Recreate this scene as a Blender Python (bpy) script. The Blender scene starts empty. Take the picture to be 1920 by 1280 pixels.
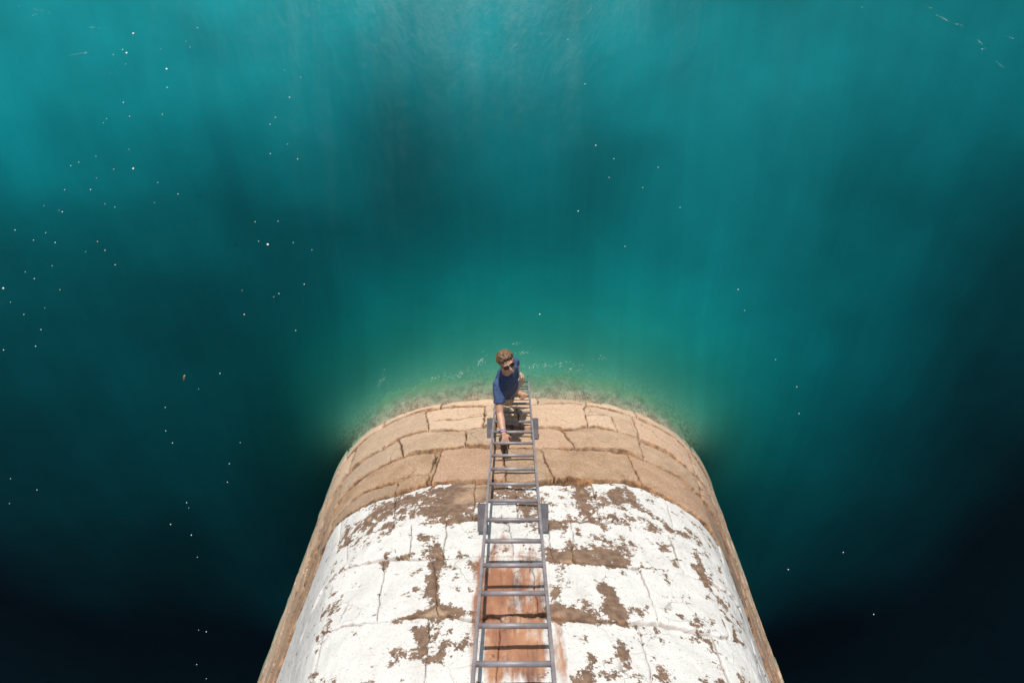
import bpy, bmesh, math, random
import numpy as np
from mathutils import Vector, Matrix, Quaternion, noise

random.seed(11)
S = bpy.context.scene
COL = S.collection
RAD = math.radians

# ------------------------------------------------------------------ camera
CZ = 8.62                        # height of the lens above the water
FPX = 1200.0                     # focal length in pixels of the 1920 px wide photograph
cam_d = bpy.data.cameras.new('camera')
cam = bpy.data.objects.new('camera', cam_d); COL.objects.link(cam)
cam.location = (0, 0, CZ); cam.rotation_euler = (0, 0, 0)       # straight down, open water at the top
cam_d.sensor_width = 36; cam_d.lens = 36 * FPX / 1920
cam_d.clip_start = .05; cam_d.clip_end = 5000
S.camera = cam

# ------------------------------------------------------------------ sky and sun
SUN_EL, SUN_AZ = 39.0, -5.0      # azimuth from +Y (open water), negative = from the left
w = bpy.data.worlds.new('World'); S.world = w; w.use_nodes = True
nt = w.node_tree; bg = nt.nodes['Background']
sky = nt.nodes.new('ShaderNodeTexSky'); sky.sky_type = 'NISHITA'; sky.sun_disc = False
sky.sun_elevation = RAD(SUN_EL); sky.sun_rotation = RAD(SUN_AZ)
nt.links.new(sky.outputs[0], bg.inputs[0]); bg.inputs[1].default_value = .085
sd = bpy.data.lights.new('sun', 'SUN'); sd.energy = 4.6; sd.angle = RAD(.55); sd.color = (1, .955, .89)
sun = bpy.data.objects.new('sun', sd); COL.objects.link(sun)
sv = Vector((math.sin(RAD(SUN_AZ)) * math.cos(RAD(SUN_EL)), math.cos(RAD(SUN_AZ)) * math.cos(RAD(SUN_EL)), math.sin(RAD(SUN_EL))))
sun.rotation_euler = (-sv).to_track_quat('-Z', 'Y').to_euler(); sun.location = sv * 40
S.view_settings.view_transform = 'Standard'; S.view_settings.look = 'None'
S.view_settings.exposure = 0; S.view_settings.gamma = 1; S.view_settings.use_curve_mapping = False
S.cycles.use_denoising = True
S.cycles.max_bounces = 5; S.cycles.diffuse_bounces = 3; S.cycles.glossy_bounces = 2; S.cycles.caustics_reflective = False; S.cycles.caustics_refractive = False; S.cycles.transparent_max_bounces = 16; S.cycles.volume_bounces = 1

# ------------------------------------------------------------------ helpers
def tag(o, label=None, cat=None, group=None, kind=None):
    if label: o['label'] = label
    if cat: o['category'] = cat
    if group: o['group'] = group
    if kind: o['kind'] = kind
    return o

def link(name, me, parent=None, mat=None, smooth=True):
    o = bpy.data.objects.new(name, me); COL.objects.link(o)
    if mat is not None and not me.materials: me.materials.append(mat)
    if smooth and len(me.polygons): me.polygons.foreach_set('use_smooth', [True] * len(me.polygons))
    if parent is not None: o.parent = parent
    return o

def empty(name, loc=(0, 0, 0)):
    o = bpy.data.objects.new(name, None); COL.objects.link(o); o.location = loc
    o.empty_display_size = .2
    return o

def mesh(name, verts, faces):
    me = bpy.data.meshes.new(name); me.from_pydata([tuple(v) for v in verts], [], faces); me.update()
    return me

class NB:
    """small node builder"""
    def __init__(s, name):
        s.m = bpy.data.materials.new(name); s.m.use_nodes = True
        s.t = s.m.node_tree; s.t.nodes.clear()
        s.out = s.t.nodes.new('ShaderNodeOutputMaterial')
        s.co = s.t.nodes.new('ShaderNodeTexCoord')
    def n(s, typ, ins=None, **kw):
        x = s.t.nodes.new(typ)
        for k, v in kw.items(): setattr(x, k, v)
        for k, v in (ins or {}).items():
            if isinstance(v, bpy.types.NodeSocket): s.t.links.new(v, x.inputs[k])
            else: x.inputs[k].default_value = v
        return x
    def math(s, op, a, b=0.0, clamp=False, c=None):
        ins = {0: a, 1: b}
        if c is not None: ins[2] = c
        return s.n('ShaderNodeMath', ins, operation=op, use_clamp=clamp).outputs[0]
    def mix(s, f, a, b, blend='MIX'):
        x = s.n('ShaderNodeMix', None, data_type='RGBA', blend_type=blend)
        for k, v in ((0, f), (6, a), (7, b)):
            if isinstance(v, bpy.types.NodeSocket): s.t.links.new(v, x.inputs[k])
            else: x.inputs[k].default_value = v if k == 0 else (*v[:3], 1)
        return x.outputs[2]
    def ramp(s, f, lo, hi):
        return s.n('ShaderNodeMapRange', {0: f, 1: lo, 2: hi, 3: 0.0, 4: 1.0}, interpolation_type='SMOOTHSTEP').outputs[0]
    def map(s, scale=(1, 1, 1), rot=(0, 0, 0), src='Object'):
        return s.n('ShaderNodeMapping', {0: s.co.outputs[src], 2: rot, 3: scale}).outputs[0]
    def noise(s, vec, scale, detail=4, rough=.55, dist=0.0):
        return s.n('ShaderNodeTexNoise', {'Vector': vec, 'Scale': scale, 'Detail': detail, 'Roughness': rough, 'Distortion': dist}).outputs[0]
    def voro(s, vec, scale, feature='F1', out='Distance'):
        return s.n('ShaderNodeTexVoronoi', {'Vector': vec, 'Scale': scale}, feature=feature).outputs[out]
    def attr(s, name, typ='GEOMETRY'):
        return s.n('ShaderNodeAttribute', None, attribute_name=name, attribute_type=typ).outputs['Fac']
    def bump(s, h, strength=.3, dist=.01, normal=None):
        ins = {'Strength': strength, 'Distance': dist, 'Height': h}
        if normal is not None: ins['Normal'] = normal
        return s.n('ShaderNodeBump', ins).outputs[0]
    def principled(s, **ins):
        p = s.n('ShaderNodeBsdfPrincipled')
        for k, v in ins.items():
            k = k.replace('_', ' ')
            if isinstance(v, bpy.types.NodeSocket): s.t.links.new(v, p.inputs[k])
            else: p.inputs[k].default_value = (*v, 1) if isinstance(v, tuple) and len(v) == 3 and 'Color' in k else v
        s.t.links.new(p.outputs[0], s.out.inputs[0])
        return p

# ------------------------------------------------------------------ materials
def mat_stone():
    b = NB('granite_and_limewash')
    v = b.map()
    paint_a, rust_a, rnd = b.attr('paint'), b.attr('rust'), b.attr('tone', 'OBJECT')
    # bare granite: warm tan with grain, dark mica and pale feldspar
    big = b.noise(v, 3.2, 6, .65); mid = b.noise(v, 18, 5, .65); fine = b.noise(v, 150, 3, .7)
    tan = b.mix(b.ramp(big, .3, .7), (.31, .185, .105), (.48, .315, .195))
    tan = b.mix(b.math('MULTIPLY', b.ramp(mid, .5, .72), .5), tan, (.52, .36, .235))
    tan = b.mix(b.math('MULTIPLY', b.ramp(b.noise(v, 7.0, 5, .7), .56, .75), .7), tan, (.33, .17, .085))
    tan = b.mix(b.math('MULTIPLY', b.ramp(b.noise(v, 2.1, 6, .7, .5), .50, .68), .65), tan, (.30, .165, .085))
    tan = b.mix(b.math('MULTIPLY', b.ramp(fine, .55, .7), .6), tan, (.62, .50, .38))
    tan = b.mix(b.math('MULTIPLY', b.ramp(fine, .45, .3), .7), tan, (.19, .11, .07))
    tan = b.mix(b.math('MULTIPLY', rnd, .55), tan, (.31, .24, .18))          # some stones are greyer
    tint = b.attr('tint', 'OBJECT')
    tan = b.mix(b.math('MULTIPLY', b.ramp(tint, .6, 1.0), .55), tan, (.50, .29, .19))
    tan = b.mix(b.math('MULTIPLY', b.ramp(tint, .4, .0), .5), tan, (.24, .165, .11))
    tan = b.mix(b.math('MULTIPLY', b.attr('pale', 'OBJECT'), b.math('ADD', .45, b.math('MULTIPLY', mid, .5))), tan, (.76, .575, .41))   # the courses the sea scours are paler
    tan = b.mix(b.math('MULTIPLY', b.ramp(b.noise(v, 62, 3, .6), .45, .33), .8), tan, (.17, .10, .06))
    tan = b.mix(b.math('MULTIPLY', b.ramp(b.noise(v, 75, 3, .6), .60, .70), .75), tan, (.82, .72, .60))
    # stone that long stood under paint is darker and browner
    brown = b.mix(b.ramp(mid, .35, .7), (.135, .080, .052), (.26, .165, .11))
    brown = b.mix(b.math('MULTIPLY', b.ramp(fine, .58, .72), .5), brown, (.42, .33, .26))
    # limewash and its flakes
    vs = b.map(scale=(1, 1, .8), rot=(.25, .35, .2))
    f1 = b.noise(vs, 9.0, 8, .66, .1); f2 = b.noise(v, 34, 6, .75)
    fl = b.math('ADD', b.math('MULTIPLY', b.math('SUBTRACT', f1, .5), 1.75), b.math('MULTIPLY', b.math('SUBTRACT', f2, .5), 1.05))
    m = b.math('ADD', paint_a, fl)
    mask = b.ramp(m, .485, .515)
    rim = b.math('SUBTRACT', b.ramp(m, .47, .50), b.ramp(m, .51, .60))
    dirt = b.noise(b.map(scale=(2, 2, .7)), 3.0, 6, .7)
    white = b.mix(b.math('MULTIPLY', b.ramp(dirt, .42, .75), .55), (.66, .645, .62), (.50, .475, .44))
    white = b.mix(b.math('MULTIPLY', b.ramp(b.noise(v, 48, 5, .75), .54, .70), .6), white, (.50, .475, .44))
    white = b.mix(b.math('MULTIPLY', b.ramp(b.noise(v, 80, 4, .72), .60, .66), .85), white, (.24, .18, .14))
    crk = b.voro(b.n('ShaderNodeMix', {0: .12, 4: v, 5: b.n('ShaderNodeTexNoise', {'Vector': v, 'Scale': 5.0}).outputs['Color']}, data_type='VECTOR').outputs[1], 3.4, 'DISTANCE_TO_EDGE')
    crack = b.math('MULTIPLY', b.ramp(crk, .010, .002), b.ramp(b.noise(v, 2.2, 3), .5, .62))
    white = b.mix(b.math('MULTIPLY', crack, .75), white, (.30, .26, .22))
    fis = b.math('MULTIPLY', b.ramp(b.voro(b.n('ShaderNodeMix', {0: .2, 4: v, 5: b.n('ShaderNodeTexNoise', {'Vector': v, 'Scale': 6.0, 'Detail': 4.0}).outputs['Color']}, data_type='VECTOR').outputs[1], 2.3, 'DISTANCE_TO_EDGE'), .012, .002), b.ramp(b.noise(v, 1.7, 3), .50, .60))
    tan = b.mix(b.math('MULTIPLY', fis, .8), tan, (.09, .045, .025))
    # rust weeping from the ladder
    vst = b.map(scale=(5.5, 2, .5)); st = b.noise(vst, 1.9, 5, .6, .25); st2 = b.noise(b.map(scale=(13, 4, .6)), 1.3, 4, .6, .3)
    blot = b.noise(b.map(scale=(1.6, 1, .8)), 3.2, 6, .65, .3)
    ru = b.math('ADD', rust_a, b.math('ADD', b.math('MULTIPLY', b.math('SUBTRACT', blot, .5), 2.0), b.math('MULTIPLY', b.math('SUBTRACT', st, .5), 2.2)))
    ru = b.math('MULTIPLY', b.ramp(ru, .30, .98), b.ramp(rust_a, .0, .35))
    rc = b.mix(b.ramp(blot, .36, .62), (.44, .20, .092), (.28, .095, .038))
    rc = b.mix(b.math('MULTIPLY', b.ramp(st2, .47, .66), .9), rc, (.11, .036, .018))
    rc = b.mix(b.math('MULTIPLY', b.ramp(st, .42, .30), .85), rc, (.10, .034, .016))
    white = b.mix(b.math('MULTIPLY', ru, .93), white, rc)
    brown = b.mix(b.math('MULTIPLY', ru, .7), brown, rc)
    bare = b.mix(b.ramp(paint_a, .02, .2), tan, brown)
    bare = b.mix(b.math('MULTIPLY', rim, .5), bare, (.5, .42, .35))
    col = b.mix(mask, bare, white)
    # joint flanks: iron-stained and dark
    edge = b.attr('edge')
    jc = b.mix(b.ramp(mid, .4, .62), (.10, .045, .018), (.40, .20, .075))
    col = b.mix(b.math('MULTIPLY', edge, b.math('SUBTRACT', .92, b.math('MULTIPLY', mask, .35))), col, jc)
    hgt = b.math('ADD', b.math('MULTIPLY', b.noise(v, 26, 6, .7), .6), b.math('MULTIPLY', fine, .35))
    soft = b.math('MULTIPLY', b.noise(v, 11, 5, .6), .8)
    hh = b.mix(mask, hgt, soft)
    nrm = b.bump(hh, .7, .016)
    nrm = b.bump(mask, .6, .004, nrm)
    b.principled(Base_Color=col, Roughness=b.math('SUBTRACT', .9, b.math('MULTIPLY', mask, .12)), Normal=nrm)
    return b.m

def mat_core():
    b = NB('old_mortar'); v = b.map()
    c = b.mix(b.ramp(b.noise(v, 14, 5, .7), .4, .62), (.06, .034, .02), (.22, .12, .055))
    b.principled(Base_Color=c, Roughness=.95, Normal=b.bump(b.noise(v, 40, 5, .7), .8, .02))
    return b.m

def mat_footing():
    b = NB('barnacled_rock'); v = b.map()
    a = b.voro(v, 42); n1 = b.noise(v, 9, 6, .7); n2 = b.noise(v, 70, 4, .7)
    c = b.mix(b.ramp(n1, .35, .65), (.24, .165, .10), (.46, .36, .24))
    c = b.mix(b.math('MULTIPLY', b.ramp(n2, .52, .66), .85), c, (.58, .50, .40))
    c = b.mix(b.math('MULTIPLY', b.ramp(n2, .46, .34), .85), c, (.06, .042, .028))
    c = b.mix(b.math('MULTIPLY', b.ramp(a, .2, .05), .4), c, (.62, .57, .5))
    z = b.n('ShaderNodeSeparateXYZ', {0: b.co.outputs['Object']}).outputs[2]
    weed = b.math('MULTIPLY', b.ramp(z, -.06, -.40), b.math('ADD', .55, b.ramp(b.noise(v, 3.5, 5, .6), .35, .60)), True)
    c = b.mix(b.math('MULTIPLY', weed, .95), c, (.31, .29, .16))
    b.principled(Base_Color=c, Roughness=.85, Normal=b.bump(n2, .8, .03))
    return b.m

def mat_metal(name, c0, c1, rough=.42, metal=.35):
    b = NB(name); v = b.map()
    n1 = b.noise(v, 9, 6, .7); n2 = b.noise(v, 60, 4, .7)
    c = b.mix(b.ramp(n1, .35, .68), c0, c1)
    c = b.mix(b.math('MULTIPLY', b.ramp(n2, .60, .72), .6), c, (.17, .075, .04))
    b.principled(Base_Color=c, Roughness=b.math('ADD', rough - .1, b.math('MULTIPLY', n1, .25)), Metallic=metal, Normal=b.bump(n2, .25, .003))
    return b.m

def mat_plain(name, c0, c1, scale=20, rough=.7, bump=.3, bd=.004, metal=0.0, coat=0.0):
    b = NB(name); v = b.map()
    n1 = b.noise(v, scale, 5, .65)
    b.principled(Base_Color=b.mix(b.ramp(n1, .35, .65), c0, c1), Roughness=rough, Metallic=metal, Coat_Weight=coat,
                 Normal=b.bump(b.noise(v, scale * 4, 4, .6), bump, bd))
    return b.m

def mat_skin():
    b = NB('skin'); v = b.map()
    c = b.mix(b.ramp(b.noise(v, 14, 4, .6), .35, .68), (.50, .27, .175), (.60, .36, .25))
    p = b.principled(Base_Color=c, Roughness=.48, Normal=b.bump(b.noise(v, 120, 3, .6), .12, .002))
    p.inputs['Subsurface Weight'].default_value = .12
    p.inputs['Subsurface Radius'].default_value = (.012, .005, .003)
    return b.m

def mat_water():
    b = NB('sea_water')
    rip = b.noise(b.map(scale=(1, .45, 1), rot=(0, 0, RAD(20))), 9.0, 6, .65, .8)
    sw = b.noise(b.map(scale=(1, .7, 1)), 1.3, 4, .55, .4)
    h = b.math('ADD', b.math('MULTIPLY', rip, .35), sw)
    nrm = b.bump(h, .30, .04)
    streak = b.noise(b.map(scale=(1.5, .16, 1), rot=(0, 0, RAD(7))), 1.0, 6, .62, .6)
    patch = b.noise(b.map(scale=(.30, .22, 1)), 1.0, 3, .5, .3)
    rg = b.math('ADD', .30, b.math('ADD', b.math('MULTIPLY', b.ramp(streak, .32, .72), .07), b.math('MULTIPLY', b.ramp(patch, .35, .65), .06)))
    gl = b.n('ShaderNodeBsdfGlossy', {'Color': (1, 1, 1, 1), 'Roughness': rg, 'Normal': nrm}, distribution='BECKMANN')
    tr = b.n('ShaderNodeBsdfTransparent', {'Color': (1, 1, 1, 1)})
    # light is let through unbent, so the surface is given the same index from both sides (no total reflection from below)
    back = b.n('ShaderNodeNewGeometry').outputs['Backfacing']
    ior = b.math('SUBTRACT', 1.33, b.math('MULTIPLY', back, 1.33 - 1 / 1.33))
    fr = b.n('ShaderNodeFresnel', {'IOR': ior, 'Normal': nrm})
    mx = b.n('ShaderNodeMixShader', {0: fr.outputs[0], 1: tr.outputs[0], 2: gl.outputs[0]})
    b.t.links.new(mx.outputs[0], b.out.inputs[0])
    # absorption: density times (1 - colour) per metre = 1.5, 0.25, 0.232
    va = b.n('ShaderNodeVolumeAbsorption', {'Color': (0.0, 1 - .25 / 1.5, 1 - .235 / 1.5, 1), 'Density': 1.5})
    b.t.links.new(va.outputs[0], b.out.inputs[1])
    return b.m

def mat_bed():
    b = NB('sandy_seabed')
    xyz = b.n('ShaderNodeSeparateXYZ', {0: b.co.outputs['Object']})
    dx, dy = xyz.outputs[0], b.math('ADD', xyz.outputs[1], 16.0)      # light shafts in the water, painted on the bed as streaks that fan out
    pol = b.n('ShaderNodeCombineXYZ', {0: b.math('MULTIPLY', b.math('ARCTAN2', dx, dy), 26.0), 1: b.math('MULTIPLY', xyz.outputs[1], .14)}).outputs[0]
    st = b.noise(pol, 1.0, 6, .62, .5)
    cl = b.noise(b.map(scale=(1, 1.25, 1), rot=(0, 0, RAD(-35))), .42, 4, .50, .25)
    near, paleness = b.attr('silt'), b.attr('paleness')
    c = b.mix(near, (.468, .51, .522), (.515, .524, .356))
    wd = b.mix(b.ramp(b.noise(b.map(), 22, 6, .7), .38, .62), (.30, .22, .115), (.62, .50, .30))
    c = b.mix(b.math('MULTIPLY', b.attr('weedy'), .9), c, wd)
    k = b.math('MULTIPLY', paleness, b.math('ADD', .84, b.math('MULTIPLY', b.ramp(cl, .25, .75), .32)))
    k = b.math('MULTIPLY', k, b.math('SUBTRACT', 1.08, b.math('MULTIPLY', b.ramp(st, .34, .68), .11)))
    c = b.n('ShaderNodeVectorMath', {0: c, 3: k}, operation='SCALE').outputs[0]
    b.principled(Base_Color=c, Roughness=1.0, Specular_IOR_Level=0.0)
    return b.m

M_STONE, M_CORE, M_FOOT = mat_stone(), mat_core(), mat_footing()
M_STEEL = mat_metal('weathered_steel', (.20, .175, .185), (.30, .27, .28), .45, .12)
M_PLATE = mat_metal('dark_steel_plate', (.12, .115, .125), (.19, .18, .19), .5, .1)
M_SKIN = mat_skin()
M_SHIRT = mat_plain('navy_cotton', (.036, .066, .145), (.055, .10, .215), 30, .85, .5, .004)
M_KHAKI = mat_plain('khaki_cotton', (.46, .37, .26), (.56, .46, .34), 30, .85, .5, .004)
M_HAIR = mat_plain('brown_hair', (.060, .028, .013), (.25, .14, .066), 70, .40, .4, .004)
M_BLACK = mat_plain('black_plastic', (.012, .012, .013), (.02, .02, .022), 20, .25, .05)
M_LENS = mat_plain('dark_lens', (.006, .006, .007), (.008, .008, .009), 8, .06, .0, .001, 0, 1.0)
M_FOAM = mat_plain('white_foam', (.80, .80, .78), (.86, .86, .84), 40, .8)
M_CREAM = mat_plain('white_print', (.75, .76, .78), (.8, .8, .82), 40, .7)
M_TEETH = mat_plain('teeth', (.75, .70, .62), (.8, .76, .7), 40, .4)
M_BLUE = mat_plain('blue_cord', (.03, .09, .35), (.05, .14, .5), 90, .8)
M_RED = mat_plain('red_cord', (.45, .03, .04), (.6, .06, .06), 90, .8)
M_WOOD = mat_plain('wet_driftwood', (.10, .055, .03), (.22, .13, .075), 60, .6)
M_LEAF = mat_plain('pale_leaf', (.20, .26, .10), (.34, .38, .20), 60, .6)
M_WATER, M_BED = mat_water(), mat_bed()

# ------------------------------------------------------------------ tower surface: P(u, h, e)
# plan of the battered granite nose: u runs round it, h is height above the water, e is out of the wall
BAT, TX, Y0, HREF = .2317, .12, 1.363, CZ - 6.3
half = np.array([(0, 0), (.3, .004), (.6, .022), (.9, .06), (1.18, .115), (1.454, .2), (1.64, .295), (1.78, .40), (1.89, .53), (1.97, .69), (2.05, .92),
                 (2.15, 1.21), (2.28, 1.54), (2.40, 1.87), (2.56, 2.3), (2.74, 2.8), (2.92, 3.3), (3.15, 3.9), (3.2, 4.6)])
def plan():
    full = np.vstack([half[:0:-1] * [-1, 1], half])
    t = np.r_[0, np.cumsum(np.hypot(*np.diff(full, axis=0).T))]
    N = 1201; tt = np.linspace(0, t[-1], N)
    x, d = np.interp(tt, t, full[:, 0]), np.interp(tt, t, full[:, 1])
    k = np.exp(-np.linspace(-2, 2, 61) ** 2); k /= k.sum()
    sm = lambda a: np.convolve(np.r_[2 * a[0] - a[30:0:-1], a, 2 * a[-1] - a[-2:-32:-1]], k, 'valid')
    for _ in range(2): x, d = sm(x), sm(d)
    d = d - d[N // 2]
    u = np.r_[0, np.cumsum(np.hypot(np.diff(x), np.diff(d)))]; u -= u[N // 2]
    tx, td = np.gradient(x, u), np.gradient(d, u); L = np.hypot(tx, td)
    return u, x, d, td / L, -tx / L
PU, PX, PD, NX, ND = plan()
UMAX = float(PU[-1])
def Pv(u, h, e=0.0):
    o = BAT * (HREF - h) + e
    X = np.interp(u, PU, PX) + np.interp(u, PU, NX) * o + TX
    Y = -(Y0 + np.interp(u, PU, PD) + np.interp(u, PU, ND) * o)
    return X, Y

def nz(x, y, z=0.0): return noise.noise((x, y, z))

def line(*k):
    a = np.array(k)
    return lambda u: float(np.interp(u, a[:, 0], a[:, 1]))
flat = lambda h: (lambda u: h)

# bare patches in the limewash (u, h, ru, rh, strength), wear with its own shape
BARE = [(-.68, 2.64, .26, .30, .50), (-.45, 2.55, .12, .2, .30), (-1.45, 3.02, .16, .12, .22), (-1.75, 2.75, .2, .25, .2), (-.75, 3.95, .065, .34, .52), (-.70, 3.68, .12, .10, .35), (-.62, 4.25, .12, .05, .5),
        (.76, 3.50, .15, .20, .36), (.56, 3.62, .16, .09, .34), (.32, 3.60, .20, .09, .46), (.63, 4.24, .20, .08, .44), (.62, 4.10, .06, .16, .4), (.30, 4.30, .15, .05, .45), (.20, 4.15, .06, .22, .42),
        (.55, 2.62, .08, .32, .40), (.85, 2.62, .20, .14, .26), (.24, 3.16, .10, .08, .50), (.05, 2.75, .12, .22, .34), (-.2, 2.5, .2, .12, .28), (.95, 2.95, .22, .05, .3),
        (-1.72, 3.95, .09, .26, .36), (-1.9, 3.5, .12, .2, .25), (-.76, 4.58, .045, .10, .46), (-.62, 4.62, .06, .12, .46), (-.47, 4.60, .06, .07, .42), (-.95, 4.62, .07, .06, .4), (-.8, 4.45, .05, .05, .4),
        (.62, 4.68, .05, .14, .46), (.86, 4.80, .06, .07, .46), (.55, 4.02, .06, .07, .44), (1.35, 4.50, .10, .16, .36), (1.55, 3.6, .08, .3, .36), (1.75, 4.0, .1, .3, .32), (1.5, 2.9, .22, .06, .3), (1.2, 3.3, .06, .12, .36),
        (.30, 4.92, .09, .10, .5), (-1.8, 4.7, .12, .2, .36), (1.6, 4.85, .1, .2, .3), (-.4, 3.75, .10, .10, .3), (1.15, 4.2, .05, .05, .35)]
BARE += [(-.55, 4.285, .24, .026, .36), (.50, 4.385, .34, .028, .40), (-.1, 4.34, .32, .03, .42), (.60, 3.05, .46, .028, .40), (-.62, 3.03, .22, .03, .40), (-1.1, 3.51, .22, .03, .38), (.35, 3.71, .3, .035, .42), (-.3, 2.36, .3, .03, .45),
         (-.93, 4.26, .14, .03, .42), (-1.35, 2.62, .14, .22, .26), (-1.15, 2.45, .16, .16, .24), (.98, 2.45, .14, .18, .24), (-.9, 3.3, .05, .12, .30)]
chips = random.Random(21)
for _ in range(95):
    a_ = chips.uniform(-2.3, 2.3)
    if -.42 < a_ < .2: continue
    BARE.append((a_, chips.uniform(2.4, 5.3), chips.uniform(.014, .040), chips.uniform(.02, .075), chips.uniform(.24, .46)))
def paint_at(u, h, base):
    p = base
    for (a, b, ru, rh, s) in BARE:
        if abs(h - b) > 2.7 * rh: continue
        q = ((u - a) / ru) ** 2 + ((h - b) / rh) ** 2
        if q < 7: p -= s * .86 * math.exp(-q * .62)
    return p
def rust_at(u, h):
    e = max(0, min(1, (u + .45) / .15)) * max(0, min(1, (.235 - u) / .16))
    v = max(0, min(1, (h - 3.15) / .70)) * (1 - .75 * max(0, min(1, (h - 4.80) / .2)))
    lead = max(0, 1 - abs(u + .385) / .05) * max(0, min(1, (h - 3.4) / .2)) * .55 + max(0, 1 - abs(u - .19) / .06) * max(0, min(1, (h - 4.3) / .2)) * .5
    return min(1, e * v + lead)

tower = empty('stone_tower', (TX, -3.2, 0))
tag(tower, 'round-nosed stone tower, bare granite at the waterline and flaking white paint above', 'tower')
TINV = Matrix.Translation(tower.location).inverted()

def stone(cb, ct, jl, jr, painted, gap, R=.03, step=.021, amp=.010, proud=None, tone=None, pale=0.0):
    """one block between two course lines and two joints; jl, jr = (u at the bottom, u at the top)"""
    proud = (proud or 0) + random.uniform(-.009, .011)
    if tone is None: tone = random.random() ** 2
    sid = random.uniform(0, 99)
    um = (jl[0] + jl[1] + jr[0] + jr[1]) / 4
    W = (jr[0] + jr[1] - jl[0] - jl[1]) / 2; H = ct(um) - cb(um)
    def samples(L):
        n = max(3, int(round((L - 2 * R) / step)))
        a = [0, 0, R * .12, R * .45, R]
        mid = [R + (L - 2 * R) * i / n for i in range(1, n)]
        return [(x, i == 0) for i, x in enumerate(a)] + [(x, False) for x in mid] + [(L - x, i == 0) for i, x in reversed(list(enumerate(a)))]
    su, sh = samples(W), samples(H)
    verts, pa, ra, ea = [], [], [], []
    base = painted
    for (t, skh) in sh:
        tf = t / H
        for (s, sku) in su:
            sf = s / W
            ul = jl[0] + (jl[1] - jl[0]) * tf; ur = jr[0] + (jr[1] - jr[0]) * tf
            u = ul + (ur - ul) * sf
            h = cb(u) + (ct(u) - cb(u)) * tf
            # joint width: wandering gap, squeezed in from each side
            ds, dt = min(s, W - s), min(t, H - t)
            gs = gap * .5 * (.35 + 1.4 * max(0, nz(u * 4 + sid, h * 6, 3.1)) + .5 * nz(h * 21, u * 17, sid))
            gt = gap * 1.7 * (.35 + 2.0 * max(0, nz(u * 3.1, h * 5, sid)) + .7 * nz(u * 19, h * 9, sid) + .4 * nz(u * 45, h * 20, sid))
            if base > .05: gs *= .35; gt *= 1.35
            gs, gt = max(.0008, gs), max(.0012, gt)
            wgt_s, wgt_t = max(0, 1 - ds / .12), max(0, 1 - dt / .12)
            u += (1 if s < W / 2 else -1) * gs * wgt_s
            h += (1 if t < H / 2 else -1) * gt * wgt_t
            # common wander of the masonry, the same for neighbours
            u2 = u + .024 * nz(u * 3.3, h * 3.3, 7) + .013 * nz(u * 11, h * 11, 2) + .006 * nz(u * 27, h * 27, 6)
            h2 = h + .022 * nz(u * 3.0, h * 3.0, 17) + .016 * nz(u * 10, h * 10, 12) + .007 * nz(u * 27, h * 27, 5)
            de = min(ds, dt)
            e = proud + amp * (nz(u * 2.6, h * 2.6, sid) + .55 * nz(u * 8, h * 8, sid) + .3 * nz(u * 22, h * 22, 1))
            cx = max(0, 1 - ds / R); cy = max(0, 1 - dt / R)
            q = min(1, math.hypot(cx, cy))
            e -= R * .8 * (1 - math.sqrt(max(0, 1 - q * q)))
            if sku or skh: e = -.075
            x, y = Pv(u2, h2, e)
            verts.append((float(x) - tower.location.x, float(y) - tower.location.y, h2))
            pa.append(paint_at(u2, h2, base) if base > .05 else 0.0)
            ra.append(rust_at(u2, h2))
            led = max(0, 1 - (H - t) / .030) * min(1, max(0, .35 + 1.6 * nz(u * 3.5, h * 9, sid + 5))) * .85 if base < .05 else 0
            ea.append(1.0 if (sku or skh) else max(led, max(0, 1 - de / (.016 if base < .05 else .008)) * (.8 if base < .05 else .5) * min(1, max(0, .55 + 1.2 * nz(u * 5, h * 5, sid)))))
    nu, nh = len(su), len(sh)
    faces = [(j * nu + i, j * nu + i + 1, (j + 1) * nu + i + 1, (j + 1) * nu + i) for j in range(nh - 1) for i in range(nu - 1)]
    me = mesh('stone', verts, faces)
    for nme, dat in (('paint', pa), ('rust', ra), ('edge', ea)):
        me.attributes.new(nme, 'FLOAT', 'POINT').data.foreach_set('value', dat)
    o = link('stone', me, tower, M_STONE)
    o['tone'] = tone; o['tint'] = random.random(); o['pale'] = pale * random.uniform(.55, 1.15)
    return o

L0 = line((-2.2, .16), (-1.8, .15), (-1.44, .07), (-1.15, .08), (-.82, .15), (-.46, .22), (.15, .2), (.485, .14), (.78, .06), (1.2, .10), (1.6, .16), (2.2, .18))
LR = line((.76, .42), (1.1, .32), (1.29, .31), (1.485, .42), (1.7, .48))
L1 = line((-2.4, .86), (-1.87, .87), (-1.57, .92), (-1.33, .81), (-1.1, .79), (-.72, 1.0), (-.42, .93), (.13, 1.02), (.38, .96), (.475, 1.04), (.59, 1.0), (.81, .8), (1.1, .85), (1.37, .91), (1.56, .95), (1.8, 1.0), (2.4, .9))
LB = line((-1.12, .50), (-.74, .62), (-.45, .57))
L2 = line((-2.4, 1.44), (-2.0, 1.5), (-1.6, 1.46), (-1.41, 1.42), (-1.19, 1.4), (-1.04, 1.45), (-.61, 1.46), (-.38, 1.54), (.16, 1.56), (.56, 1.54), (.865, 1.46), (1.1, 1.41), (1.3, 1.5), (1.66, 1.58), (1.87, 1.62), (2.4, 1.5))
LD = line((-2.4, 1.86), (-1.74, 1.91), (-1.56, 1.95), (-1.29, 2.0), (-1.1, 2.0), (-.94, 2.03))
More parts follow.
